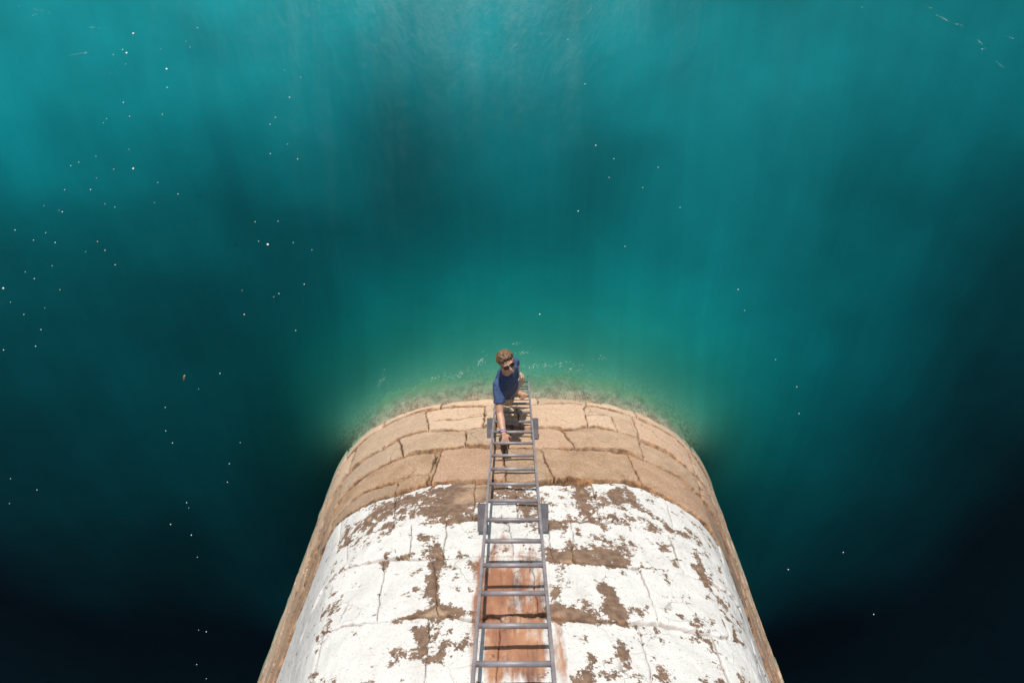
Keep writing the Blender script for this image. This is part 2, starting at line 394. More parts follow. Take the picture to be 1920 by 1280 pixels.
L3 = line((-3, 2.0), (-2.5, 2.0), (-2.1, 2.05), (-1.88, 2.14), (-1.59, 2.25), (-1.275, 2.29), (-.99, 2.24), (-.74, 2.25), (-.37, 2.34), (.08, 2.38), (.35, 2.33), (.62, 2.3), (.9, 2.2), (1.18, 2.17), (1.38, 2.26), (1.64, 2.33), (1.9, 2.33), (2.2, 2.38), (2.8, 2.2))
LE = line((-.5, 2.72), (-.1, 2.69), (.1, 2.67))
L4 = line((-2.2, 2.86), (-1.8, 2.9), (-1.42, 2.96), (-1.1, 2.98), (-.84, 3.01), (-.475, 3.05), (-.127, 3.1), (.06, 3.11), (.4, 3.09), (.7, 3.03), (.95, 2.97), (1.065, 3.0), (1.3, 3.04), (2, 2.95))
LF = line((-.02, 3.58), (.18, 3.55), (.5, 3.52))
L5 = line((-2, 3.35), (-1.58, 3.39), (-1.24, 3.47), (-.99, 3.54), (-.685, 3.6), (-.43, 3.61), (-.1, 3.62), (.2, 3.72), (.58, 3.7), (.92, 3.67), (1.16, 3.66), (1.6, 3.62), (2.2, 3.5))
L6 = line((-2.2, 4.05), (-1.85, 4.11), (-1.45, 4.18), (-1.17, 4.24), (-.886, 4.27), (-.717, 4.28), (-.39, 4.35), (-.127, 4.33), (.16, 4.37), (.6, 4.38), (.81, 4.34), (1.04, 4.33), (1.27, 4.32), (1.8, 4.22), (2.4, 4.1))
L7 = flat(4.98)

def course(cb, ct, joints, paint, gap, skip=(), **kw):
    """blocks between the given joints, then onward round both flanks; cells in skip are built apart"""
    js = [j if isinstance(j, tuple) else (j, j) for j in joints]
    for i in range(len(js) - 1):
        if i in skip: continue
        stone(cb, ct, js[i], js[i + 1], paint(i) if callable(paint) else paint, gap, **kw)
    pv = paint(99) if callable(paint) else paint
    for sgn, st in ((1, js[-1]), (-1, js[0])):
        c = st
        while abs(c[0]) < UMAX - .3:
            n = c[0] + sgn * random.uniform(.75, 1.25)
            if abs(n) > UMAX - .4: n = sgn * UMAX
            nn = (n, n + random.uniform(-.03, .03)) if abs(n) < UMAX else (n, n)
            a, b = (c, nn) if sgn > 0 else (nn, c)
            stone(cb, ct, a, b, pv, gap, **{**kw, 'step': .05})
            c = nn
G1, G2 = .021, .0085
gk = dict(R=.020, amp=.013)
course(flat(-.30), L0, [-2.0, (-1.6, -1.6), (-.95, -.97), (-.35, -.33), (.2, .22), (.79, .78), (1.35, 1.38), 1.95], 0.0, G1, proud=.060, pale=.8, **gk)
course(L0, L1, [(-1.88, -1.92), (-1.149, -1.065), (-.454, -.443), (-.06, -.02), (.779, .745), (1.32, 1.33), 1.92], 0.0, G1, skip=(1, 4), proud=.044, pale=.7, **gk)
stone(L0, LB, (-1.149, -1.10), (-.454, -.45), 0, G1, proud=.044, pale=.7, **gk); stone(LB, L1, (-1.10, -1.065), (-.45, -.443), 0, G1 * .8, proud=.044, pale=.7, **gk)
stone(L0, LR, (.779, .76), (1.32, 1.325), 0, G1 * .8, proud=.044, pale=.7, **gk)
stone(LR, L1, (.76, .745), (1.075, 1.097), 0, G1 * .8, proud=.044, pale=.7, **gk); stone(LR, L1, (1.075, 1.097), (1.325, 1.33), 0, G1 * .7, proud=.044, pale=.7, **gk)
course(L1, L2, [-2.05, (-1.38, -1.28), (-.633, -.612), (-.12, -.15), (.45, .565), (1.317, 1.305), (1.96, 1.93)], 0.0, G1 * 1.15, proud=.028, pale=.28, **gk)
course(L2, L3, [(-2.12, -2.16), (-.945, -.965), (-.875, -.935), (-.2, -.17), (.19, .30), (1.118, 1.195), (1.95, 1.98)], 0.0, G1 * 1.15, skip=(0,), proud=.004, pale=.0, **gk)
stone(L2, LD, (-2.12, -2.14), (-.945, -.955), 0, G1, proud=.004, pale=.0, **gk)
stone(LD, L3, (-2.14, -2.16), (-1.286, -1.29), 0, G1, proud=.004, pale=.0, **gk); stone(LD, L3, (-1.286, -1.29), (-.955, -.975), 0, G1, proud=.004, pale=.0, **gk)
pk = dict(R=.016, amp=.013)
course(L3, L4, [(-1.95, -1.9), (-1.30, -1.22), (-.475, -.475), (-.095, -.074), (.675, .685), (1.42, 1.4), 2.1], lambda i: {1: .60, 2: .6, 3: .64, 4: .66, 99: .74}.get(i, .66), G2 * 1.5, skip=(2,), proud=-.024, **pk)
stone(L3, LE, (-.475, -.475), (-.095, -.085), .60, G2 * 1.4, proud=-.024, **pk); stone(LE, L4, (-.475, -.475), (-.085, -.074), .70, G2 * 1.4, proud=-.024, **pk)
course(L4, L5, [(-1.72, -1.68), (-1.04, -.99), (-.717, -.685), (-.16, -.12), (.2, .2), (.40, .37), (1.3, 1.33), 2.15], lambda i: .72, G2 * 1.2, skip=(4,), **pk)
stone(L4, LF, (.2, .2), (.40, .38), .66, G2, **pk); stone(LF, L5, (.2, .2), (.38, .37), .62, G2 * 1.5, **pk)
course(L5, L6, [(-1.92, -1.9), (-1.223, -1.17), (-.78, -.68), (.02, .07), (.907, .96), (1.6, 1.65), 2.3], .765, G2 * 1.2, **pk)
course(L6, L7, [(-1.777, -1.75), (-.74, -.70), (-.20, -.23), (.78, .8), (1.39, 1.42), 2.2], .765, G2 * 1.3, **pk)
hb = 4.98
for k in range(6):
    ht = hb + (.62, .66, .58, .64, .6, .62)[k]
    st = (-1.5, -1.85)[k % 2]; js = [st]
    while js[-1] < 1.6: js.append(js[-1] + random.uniform(.6, 1.0))
    course(flat(hb), flat(ht), js, .77, G2, step=.07, R=.03, amp=.009)
    hb = ht
HTOP = hb

# the rubble core behind the facing, closed at the back and on top
def tower_core():
    us = np.linspace(-UMAX, UMAX, 121); hs = [-7.5, -3, -.5] + list(np.linspace(0, HTOP - .02, 60))
    verts, faces = [], []
    for h in hs:
        X, Y = Pv(us, h, -.055)
        yb = min(Y[0], Y[-1]) - .6
        ring = [(float(a), float(b), h) for a, b in zip(X, Y)] + [(float(X[-1]) - .3, yb, h), (float(X[0]) + .3, yb, h)]
        verts += [(a - tower.location.x, b - tower.location.y, c) for a, b, c in ring]
    n = len(us) + 2
    for j in range(len(hs) - 1):
        for i in range(n):
            k = (i + 1) % n
            faces.append((j * n + i, j * n + k, (j + 1) * n + k, (j + 1) * n + i))
    faces.append(tuple(range((len(hs) - 1) * n, len(hs) * n)))
    link('wall_core', mesh('wall_core', verts, faces), tower, M_CORE, smooth=False)
tower_core()

# barnacled footing that spreads under water
def footing():
    us = np.arange(-UMAX, UMAX + .001, .022)
    hs = np.r_[np.arange(.10, -.60, -.022), np.arange(-.66, -2.2, -.07), np.arange(-2.5, -8, -.5)]
    prof = lambda h: float(np.interp(-h, [-.12, -.03, .04, .12, .25, .45, .8, 1.2, 8], [-.10, .0, .07, .13, .21, .31, .44, .52, .6]))
    verts, faces = [], []
    for h in hs:
        for u in us:
            f = min(1, max(.15, (.14 - h) / .12)) * (1 - .8 * min(1, max(0, (-h - .15) / .5)))
            fl = min(1, max(0, (abs(u) - 1.5) / .8)); fl = fl * fl * (3 - 2 * fl)      # the flanks go straight down
            e = prof(h) * (1 - .9 * fl) - BAT * 1.25 * max(0, -h) * fl + f * (1 - .6 * fl) * (.05 * nz(u * 2.2, h * 2, 4) + .055 * nz(u * 6, h * 6, 8) + .045 * nz(u * 17, h * 17, 3) + .03 * nz(u * 38, h * 30, 6))
            dz = f * (.02 * nz(u * 11, h * 11, 30) + .014 * nz(u * 30, h * 30, 31))
            verts.append((u, h + dz, e))
    U = np.array([v[0] for v in verts]); Hh = np.array([v[1] for v in verts]); E = np.array([v[2] for v in verts])
    X, Y = Pv(U, Hh, E)
    n = len(us)
    faces = [(j * n + i, (j + 1) * n + i, (j + 1) * n + i + 1, j * n + i + 1) for j in range(len(hs) - 1) for i in range(n - 1)]
    link('footing', mesh('footing', np.c_[X - tower.location.x, Y - tower.location.y, Hh], faces), tower, M_FOOT)
footing()

# ------------------------------------------------------------------ sea and seabed
def box(name, x0, x1, y0, y1, z0, z1):
    v = [(x, y, z) for z in (z0, z1) for y in (y0, y1) for x in (x0, x1)]
    return mesh(name, v, [(0, 2, 3, 1), (4, 5, 7, 6), (0, 1, 5, 4), (2, 6, 7, 3), (0, 4, 6, 2), (1, 3, 7, 5)])
sea = link('water', box('water', -1500, 1500, -1500, 1500, -16, 0), None, M_WATER, smooth=False)
tag(sea, 'calm teal sea water deepening away from the tower', kind='structure')

# brightness table: (px, py, how much green light comes back) read off the photograph -> put into the depth and colour of the bed
BED_BRIGHTNESS = [(100, 50, 0.249), (500, 50, 0.3217), (960, 50, 0.2806), (1400, 50, 0.2067), (1800, 50, 0.1843), (100, 250, 0.387), (500, 250, 0.2753), (960, 250, 0.1984), (1400, 250, 0.2154), (1800, 250, 0.1845),
         (100, 450, 0.09403), (300, 470, 0.1045), (500, 450, 0.07903), (700, 380, 0.07458), (960, 430, 0.08598), (1200, 480, 0.0944), (1400, 450, 0.138), (1620, 450, 0.1114), (1820, 450, 0.06685), (100, 650, 0.06702),
         (350, 620, 0.06594), (560, 640, 0.02575), (700, 620, 0.07731), (960, 590, 0.07919), (1270, 600, 0.2806), (1400, 650, 0.1455), (1600, 650, 0.08418), (1820, 650, 0.0443), (100, 850, 0.04662), (350, 850, 0.04135),  # bright values right of centre paint lens haze into the bed
         (560, 820, 0.03081), (1300, 700, 0.2051), (1400, 850, 0.1209), (1600, 850, 0.0576), (1820, 850, 0.02302), (100, 1050, 0.02514), (350, 1050, 0.01738), (500, 1000, 0.03047), (1450, 1000, 0.04106), (1650, 1050, 0.02567),
         (1850, 1050, 0.006349), (100, 1240, 0.001703), (400, 1240, 0.001666), (1550, 1240, 0.002391), (1850, 1240, 0.0012), (760, 690, 0.09169), (1180, 690, 0.07186), (960, 650, 0.18), (620, 790, 0.04502), (1360, 790, 0.1087)]
A0, KG = .52, 2.59 * .25         # light back from a white bed just under the surface; loss per metre of depth, down and up
LG = np.array([math.log(g / A0) for _, _, g in BED_BRIGHTNESS])
DS = np.clip(-LG / KG * .62 - .1, .9, 4.6)                # part of the darkening goes into depth, the rest into the bed's colour
pts = np.array([((px - 960) * (CZ + D) / FPX, -(py - 640) * (CZ + D) / FPX) for (px, py, _), D in zip(BED_BRIGHTNESS, DS)])
def field(x, y, val, sig):
    q = (x[..., None] - pts[:, 0]) ** 2 + (y[..., None] - pts[:, 1]) ** 2
    wt = np.exp(-(q - q.min(-1, keepdims=True)) / (2 * sig ** 2)); wt /= wt.sum(-1, keepdims=True)
    return (wt * val).sum(-1)
ax = np.r_[-1500, -300, -80, -40, np.arange(-20, 20.01, .16), 40, 80, 300, 1500]
gx, gy = np.meshgrid(ax, ax)
cx_, cy_ = np.clip(gx, -12, 12), np.clip(gy, -12, 9)
gd = field(cx_, cy_, DS, 1.6)
fx, fy = Pv(np.linspace(-1.9, 1.9, 80), 0.0)
rt = np.sqrt(((gx[..., None] - fx) ** 2 + (gy[..., None] - fy) ** 2).min(-1))
dn = .10 + .80 * rt                                       # silt banked up against the tower's foot
gd = np.maximum(.06, -np.log(np.exp(-4 * gd) + np.exp(-4 * np.minimum(dn, 40))) / 4)
need = np.maximum(field(cx_, cy_, LG, .95), math.log(.0065 / A0))
nr = np.exp(-(rt / .55) ** 2) * np.clip((gy + 1.75) / .7, 0, 1)
need = need + nr * np.maximum(0, math.log(.25 / A0) - need)
paleness = np.exp(need + KG * gd)                             # how pale the bed has to be there
rough = np.array([[.05 * nz(a * .8, b * .5, 3) + .02 * nz(a * 2.2, b * 1.3, 9) if abs(a) < 21 and abs(b) < 21 else 0 for a, b in zip(ra, rb)] for ra, rb in zip(gx, gy)])
n = len(ax)
bed = mesh('seabed', np.c_[gx.ravel(), gy.ravel(), -(gd + rough).ravel()], [(j * n + i, j * n + i + 1, (j + 1) * n + i + 1, (j + 1) * n + i) for j in range(n - 1) for i in range(n - 1)])
bed.attributes.new('paleness', 'FLOAT', 'POINT').data.foreach_set('value', np.clip(paleness, .01, 1.3).ravel())
bed.attributes.new('silt', 'FLOAT', 'POINT').data.foreach_set('value', np.clip(np.exp(-(rt / 1.5) ** 2), 0, 1).ravel())
bed.attributes.new('weedy', 'FLOAT', 'POINT').data.foreach_set('value', np.clip(np.exp(-(rt / .38) ** 2), 0, 1).ravel())
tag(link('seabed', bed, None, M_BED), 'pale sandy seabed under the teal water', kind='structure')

# ------------------------------------------------------------------ ladder
LX = .008; LW = .215; STEP = .3087
def ladder_y(Z): return -(2.573 - BAT * Z)
LDIR = Vector((0, BAT, -1)).normalized()                 # down the ladder
LNOR = Vector((0, 1, BAT)).normalized()                  # out from the wall
ladder = empty('ladder', (LX, ladder_y(CZ), 0))
tag(ladder, 'grey steel rung ladder fixed down the front of the stone tower into the water', 'ladder')
def put(name, me, loc, rot=None, mat=None, parent=None, root=None):
    o = link(name, me, parent or ladder, mat, smooth=name == 'rung')
    base = ladder.location
    m = Matrix.Translation(Vector(loc) - base) @ (rot.to_matrix().to_4x4() if rot else Matrix())
    o.matrix_local = m if parent in (None, ladder) else parent.matrix_local.inverted() @ m
    return o
def bevel_box(name, sx, sy, sz, bev=.003):
    bm = bmesh.new(); bmesh.ops.create_cube(bm, size=1)
    bmesh.ops.scale(bm, vec=(sx, sy, sz), verts=bm.verts)
    bmesh.ops.bevel(bm, geom=list(bm.edges), offset=bev, segments=2, affect='EDGES')
    me = bpy.data.meshes.new(name); bm.to_mesh(me); bm.free(); return me
def cyl(name, r, L, axis='X', seg=20):
    bm = bmesh.new(); bmesh.ops.create_cone(bm, cap_ends=True, segments=seg, radius1=r, radius2=r, depth=L)
    bmesh.ops.rotate(bm, cent=(0, 0, 0), verts=bm.verts, matrix=Matrix.Rotation(RAD(90), 3, 'Y') if axis == 'X' else Matrix())
    me = bpy.data.meshes.new(name); bm.to_mesh(me); bm.free(); return me
lrot = Matrix((Vector((1, 0, 0)), LNOR, -LDIR)).transposed().to_quaternion()
ZT, ZB = 1.9, 9.75                                       # ladder from above the lens' view down under water
mid_z = (ZT + ZB) / 2
rail_me = bevel_box('rail', .021, .044, (ZB - ZT) / abs(LDIR.z), .004)
for s in (-1, 1):
    put('rail', rail_me, (LX + s * LW, ladder_y(mid_z), CZ - mid_z), lrot, M_STEEL)
rung_me = cyl('rung', .0165, LW * 2 + .012)
i = -4
while 8.44 - STEP * i > ZT + .1:
    Z = 8.44 - STEP * i
    put('rung', rung_me, (LX + random.uniform(-.001, .001), ladder_y(Z), CZ - Z), Quaternion((1, 0, 0), random.random() * 6), M_STEEL); i += 1
plate_me = bevel_box('bracket', .085, .235, .008, .002); lip_me = bevel_box('wall_flange', .125, .016, .085, .002)
bolt_me = cyl('bolt', .010, .016, 'Z', 6)
for Z in (3.29, 5.285, 7.29, 9.30):
    for s in (-1, 1):
        y = ladder_y(Z)
        b_ = put('bracket', plate_me, (LX + s * (LW + .035), y - .105, CZ - Z), None, M_PLATE)
        put('wall_flange', lip_me, (LX + s * (LW + .035), y - .225, CZ - Z - .0), None, M_PLATE, b_)
        put('bolt', bolt_me, (LX + s * (LW + .050), y - .213, CZ - Z + .024), Quaternion((1, 0, 0), RAD(90)), M_STEEL, b_)
        put('bolt', bolt_me, (LX + s * (LW + .050), y - .213, CZ - Z - .024), Quaternion((1, 0, 0), RAD(90)), M_STEEL, b_)

# ------------------------------------------------------------------ the man on the ladder
def V(*a): return Vector(a)
_sph = {}
def unit_sphere(seg):
    if seg not in _sph:
        nv = seg // 2 + 2
        v = [(0, 0, 1)] + [(math.sin(math.pi * j / nv) * math.cos(2 * math.pi * i / seg), math.sin(math.pi * j / nv) * math.sin(2 * math.pi * i / seg), math.cos(math.pi * j / nv)) for j in range(1, nv) for i in range(seg)] + [(0, 0, -1)]
        f = [(0, 1 + i, 1 + (i + 1) % seg) for i in range(seg)]
        for j in range(nv - 2):
            for i in range(seg):
                p, q = 1 + j * seg, 1 + (j + 1) * seg
                f.append((p + i, q + i, q + (i + 1) % seg, p + (i + 1) % seg))
        last = len(v) - 1; p = 1 + (nv - 2) * seg
        f += [(p + (i + 1) % seg, p + i, last) for i in range(seg)]
        _sph[seg] = (np.array(v, float), f)
    return _sph[seg]
class Soup:
    """overlapping closed shapes, gathered as plain lists"""
    def __init__(s): s.v, s.f = [], []
    def add(s, v, f):
        k = len(s.v); s.v += [tuple(p) for p in v]; s.f += [tuple(i + k for i in q) for q in f]
    def ball(s, c, r, rot=None, seg=16):
        v, f = unit_sphere(seg)
        v = v * (np.array(r if hasattr(r, '__len__') else (r, r, r)))
        if rot is not None: v = v @ np.array(rot).T * HS
        s.add(v + np.array(c), f)
    def frustum(s, a, b, ra, rb, seg=16):
        q = np.array((b - a).to_track_quat('Z', 'Y').to_matrix())
        t = np.arange(seg) * 2 * math.pi / seg
        ring = np.c_[np.cos(t), np.sin(t), 0 * t] @ q.T
        s.add(np.vstack([ring * ra + np.array(a), ring * rb + np.array(b)]),
              [(i, (i + 1) % seg, seg + (i + 1) % seg, seg + i) for i in range(seg)] + [tuple(reversed(range(seg))), tuple(range(seg, 2 * seg))])
    def limb(s, pts, rad, caps=True, seg=16):
        if caps:
            for p, r in zip(pts, rad): s.ball(p, r, None, seg)
        for (a, b, ra, rb) in zip(pts, pts[1:], rad, rad[1:]): s.frustum(a, b, ra, rb, seg)
    def loft(s, rings, seg=28):
        """rings of (centre, side vector, forward vector), closed at both ends"""
        v = [c + a * math.cos(t) + b * math.sin(t) for (c, a, b) in rings for t in [2 * math.pi * k / seg for k in range(seg)]]
        f = [(j * seg + k, j * seg + (k + 1) % seg, (j + 1) * seg + (k + 1) % seg, (j + 1) * seg + k) for j in range(len(rings) - 1) for k in range(seg)]
        s.add(v, f + [tuple(reversed(range(seg))), tuple(range((len(rings) - 1) * seg, len(rings) * seg))])
    def plain(s, name): return mesh(name, s.v, s.f)
    def remesh(s, name, voxel, smooth=4, fac=.5, deform=None):
        me = mesh('tmp', s.v, s.f)
        o = bpy.data.objects.new('tmp', me); COL.objects.link(o)
        r = o.modifiers.new('r', 'REMESH'); r.mode = 'VOXEL'; r.voxel_size = voxel
        if smooth:
            k = o.modifiers.new('s', 'SMOOTH'); k.factor = fac; k.iterations = smooth
        dg = bpy.context.evaluated_depsgraph_get(); dg.update()
        out = bpy.data.meshes.new_from_object(o.evaluated_get(dg)); out.name = name
        bpy.data.objects.remove(o); bpy.data.meshes.remove(me)
        if deform:
            k = len(out.vertices); co = np.empty(k * 3); no = np.empty(k * 3)
            out.vertices.foreach_get('co', co); out.vertices.foreach_get('normal', no)
            res = [deform(Vector(a), Vector(b)) for a, b in zip(co.reshape(-1, 3), no.reshape(-1, 3))]
            out.vertices.foreach_set('co', np.array(res).ravel()); out.update()
        return out

SH = V(.53, .85, 0).normalized(); FW = V(.85, -.53, 0).normalized()      # shoulder line (right to left), way the chest faces
HN = V(.26, -.47, .84).normalized(); HE = V(.87, .48, 0).normalized(); HS = .92; HU = HE.cross(HN) * -1
if HU.z < 0: HU = -HU
HR = Matrix((HE, HU, HN)).transposed()
HC = V(-.048, -.215, 2.115)                                             # centre of the head
def hd(e, u, n_): return HC + (HE * e + HU * u + HN * n_) * HS
r_sh, r_el, r_wr = V(-.142, -.475, 1.855), V(-.128, -.755, 1.875), V(-.085, -.955, 1.985)
l_sh, l_el, l_wr = V(-.006, -.245, 1.800), V(.040, -.215, 1.52), V(.056, -.365, 1.345)
l_hip, l_kn, l_an = V(-.005, -.455, 1.34), V(.080, -.450, .945), V(.020, -.625, .565)
r_hip, r_kn, r_an = V(-.095, -.605, 1.34), V(-.055, -.690, .945), V(-.105, -.655, .565)
b = Soup()
b.loft([(V(-.05, -.53, 1.28), SH * .10, FW * .08), (V(-.05, -.53, 1.36), SH * .14, FW * .095), (V(-.052, -.50, 1.48), SH * .128, FW * .085), (V(-.054, -.435, 1.64), SH * .14, FW * .092),
        (V(-.056, -.385, 1.76), SH * .148, FW * .096), (V(-.058, -.345, 1.845), SH * .138, FW * .078), (V(-.056, -.315, 1.90), SH * .07, FW * .055)])
b.limb([V(-.055, -.325, 1.86), V(-.058, -.27, 1.95), hd(0, -.05, -.02)], [.062, .054, .052])
b.limb([r_sh, (r_sh * .55 + r_el * .45), r_el, (r_el * .65 + r_wr * .35), r_wr], [.056, .046, .038, .040, .025])
b.limb([l_sh, (l_sh * .55 + l_el * .45), l_el, (l_el * .65 + l_wr * .35), l_wr], [.056, .046, .038, .040, .025])
b.limb([l_hip, (l_hip + l_kn) / 2, l_kn, l_kn * .68 + l_an * .32 + V(-.01, .012, 0), l_an], [.085, .074, .053, .054, .034])
b.limb([r_hip, (r_hip + r_kn) / 2, r_kn, r_kn * .68 + r_an * .32 + V(-.01, .012, 0), r_an], [.085, .074, .053, .054, .034])
# right hand closed over the rung
RY, RZ_ = ladder_y(6.66 + .001), CZ - 6.661
hx = -.070
for q in range(5):
    t = (q - 2) / 2
    b.limb([r_wr + V(.006 * t, 0, 0), V(hx + .018 * t, RY + .035, RZ_ + .033), V(hx + .026 * t, RY - .004, RZ_ + .032)], [.021, .0165, .0150])
for q, (ox, ln) in enumerate(((-.036, .9), (-.0125, 1.0), (.0115, 1.06), (.035, .97))):
    x = hx + ox
    b.limb([V(x * .98, RY - .004, RZ_ + .032), V(x, RY - .030 * ln, RZ_ + .016), V(x + .001, RY - .028 * ln, RZ_ - .014), V(x + .002, RY - .004, RZ_ - .026)], [.0125, .0110, .0100, .0085], seg=12)
b.limb([V(hx + .028, RY + .055, RZ_ + .030), V(hx + .052, RY + .036, RZ_ + .010), V(hx + .058, RY + .014, RZ_ - .016), V(hx + .040, RY - .008, RZ_ - .026)], [.0150, .0125, .0110, .0090], seg=12)
# left hand resting on the thigh
tp = V(.086, -.445, 1.235)
b.limb([l_wr, (l_wr + tp) / 2 + V(.006, 0, .006), tp], [.024, .024, .022])
for q in range(4):
    t = (q - 1.5) / 1.5
    k0 = tp + V(.010, .004, -.004) + FW.cross(V(0, 0, 1)) * (-.030 * t)
    b.limb([k0, k0 + V(.016, -.010, -.034), k0 + V(.014, -.010, -.066 - .008 * (1 - abs(t)))], [.0115, .0100, .0080], seg=12)
b.limb([l_wr + V(0, -.02, -.02), l_wr + V(.012, -.066, -.05), l_wr + V(.022, -.088, -.092)], [.014, .012, .009], seg=12)
# bare feet on the rung
def foot(an, dirv, top):
    d = V(dirv[0], dirv[1], 0).normalized(); sd_ = V(-d.y, d.x, 0)
    base = V(an.x, an.y, top)
    heel = base - d * .045 + V(0, 0, .028); ball_ = base + d * .125 + V(0, 0, .022)
    b.limb([an, base + d * .01 + V(0, 0, .050), base + d * .07 + V(0, 0, .040), ball_], [.036, .038, .031, .022])
    b.limb([an, heel], [.034, .029])
    b.limb([heel, base + d * .05 + sd_ * .018 + V(0, 0, .022), ball_ + sd_ * .026, ball_ - sd_ * .026, base + d * .04 + V(0, 0, .024)], [.027, .024, .020, .020, .024])
    for q in range(5):
        o_ = (.036, .016, -.002, -.019, -.034)[q]; ln = (.050, .048, .042, .034, .026)[q]; rr = (.0135, .0098, .0092, .0088, .0085)[q]
        sg = 1
        t0 = ball_ + sd_ * o_ * sg + d * .004 - V(0, 0, .004)
        b.limb([t0, t0 + d * ln * .6 + V(0, 0, .002), t0 + d * ln - V(0, 0, .006)], [rr + .002, rr, rr * .9], seg=12)
RUNG_TOP = CZ - (8.44 - STEP) + .0165
foot(l_an, (.86, -.50), RUNG_TOP - .003)
foot(r_an, (.35, -.93), RUNG_TOP - .003)
# head: skull, face, jaw, nose, ears
b.ball(hd(0, .030, -.016), (.0755, .088, .096), HR, 24)
b.ball(hd(0, -.022, .022), (.064, .082, .068), HR, 24)
b.ball(hd(0, -.066, .038), (.047, .046, .046), HR)
b.ball(hd(0, -.098, .056), (.025, .017, .021), HR)
b.ball(hd(0, .022, .068), (.056, .016, .020), HR)
for s in (-1, 1):
    b.ball(hd(.036 * s, -.028, .060), (.024, .022, .022), HR)
    b.ball(hd(.074 * s, -.008, -.008), (.010, .032, .020), HR)
    b.limb([hd(.010 * s, -.033, .098), hd(.016 * s, -.036, .088)], [.0085, .007], seg=10)
b.limb([hd(0, .012, .086), hd(0, -.012, .104), hd(0, -.032, .112)], [.009, .011, .0125], seg=12)
b.ball(hd(0, -.055, .083), (.026, .0065, .010), HR); b.ball(hd(0, -.072, .080), (.023, .0070, .010), HR)
body = b.remesh('person', .0052, 3, .45)
person = link('person', body, None, M_SKIN)
tag(person, 'man in a navy t-shirt and sunglasses standing barefoot on the ladder rungs, leaning out', 'person')

# t-shirt
def wrinkle(a, f):
    return lambda c, nn: c + nn * (a * (noise.noise(c * f) + .6 * noise.noise(V(c.x * f * 2.3, c.y * f * 2.3, c.z * f * 1.2))))
s_ = Soup(); k = .014
s_.loft([(V(-.048, -.545, 1.300), SH * .165, FW * .120), (V(-.050, -.530, 1.38), SH * .158, FW * .114), (V(-.052, -.50, 1.48), SH * .148, FW * .104), (V(-.054, -.435, 1.64), SH * .158, FW * .108),
         (V(-.056, -.385, 1.76), SH * .166, FW * .112), (V(-.058, -.345, 1.845), SH * .158, FW * .094), (V(-.058, -.322, 1.893), SH * .100, FW * .076), (V(-.056, -.310, 1.912), SH * .066, FW * .062)], 36)
for (a, e) in ((r_sh, r_el), (l_sh, l_el)):
    d = (e - a).normalized()
    s_.limb([a - d * .02, a + d * .06], [.060, .064]); s_.limb([a + d * .05, a + d * .175], [.063, .062], caps=False, seg=22)
shirt = link('shirt', s_.remesh('shirt', .007, 3, .5, wrinkle(.0065, 17)), person, M_SHIRT)
shirt['label'] = 'navy short-sleeved t-shirt'
# small pale curved mark on the chest
cz = V(-.056, -.385, 1.76) + FW * .108 + SH * .065
mv, mf = [], []
for q in range(9):
    t = q / 8
    c = cz + SH * (.05 * (t - .5)) + V(0, 0, 1) * (.020 * (2 * t - 1) ** 2 + .014 * t - .012) - FW * (.045 * (t - .2) ** 2) + FW * .012
    wd = .0075 * math.sin(math.pi * min(1, .12 + t * .9)) + .001
    for dz, dn in ((wd, .0), (-wd, .0), (-wd, .004), (wd, .004)): mv.append(c + V(0, 0, dz) + FW * dn)
for q in range(8):
    for z in range(4): mf.append((q * 4 + z, q * 4 + (z + 1) % 4, q * 4 + 4 + (z + 1) % 4, q * 4 + 4 + z))
link('logo', mesh('logo', mv, mf), shirt, M_CREAM)['label'] = 'small white curved logo on the chest'
# khaki shorts
s_ = Soup()
s_.loft([(V(-.045, -.53, 1.22), SH * .150, FW * .115), (V(-.045, -.53, 1.34), SH * .168, FW * .122), (V(-.045, -.51, 1.43), SH * .152, FW * .108)])
for (h_, kn) in ((l_hip, l_kn), (r_hip, r_kn)):
    s_.limb([h_, h_ * .4 + kn * .6], [.100, .088]); s_.limb([h_ * .45 + kn * .55, h_ * .06 + kn * .94], [.089, .086], caps=False, seg=22)
link('shorts', s_.remesh('shorts', .008, 3, .5, wrinkle(.006, 14)), person, M_KHAKI)['label'] = 'khaki shorts'
# short curly hair: a cap of hair and many locks
s_ = Soup()
s_.ball(hd(0, .046, -.020), (.080, .080, .094), HR, 24)
rnd = random.Random(4)
cnt = 0
while cnt < 520:
    e, u, n_ = rnd.gauss(0, 1), rnd.gauss(0, 1), rnd.gauss(0, 1)
    L = math.sqrt(e * e + u * u + n_ * n_); e, u, n_ = e / L, u / L, n_ / L
    front = .085 * (n_ + .1)
    if n_ > .80 or (u < .42 and n_ > .22) or u < -.52: continue
    if u < .1 and n_ > -.05 and abs(e) > .6: continue
    ln = (.009 if u < .2 else .019) * rnd.uniform(.7, 1.2)
    p0 = hd(e * .079, .046 + u * .078, -.020 + n_ * .093)
    nrm = (HE * e + HU * u + HN * n_).normalized()
    tg = nrm.cross(V(rnd.uniform(-1, 1), rnd.uniform(-1, 1), rnd.uniform(-1, 1))).normalized()
    s_.limb([p0, p0 + nrm * ln * .7 + tg * .006, p0 + nrm * ln * .9 + tg * .018, p0 + nrm * ln * .5 + tg * .026], [.0068, .0062, .0050, .0035], seg=8)
    cnt += 1
link('hair', s_.remesh('hair', .0036, 1, .25), person, M_HAIR)['label'] = 'short curly brown hair'
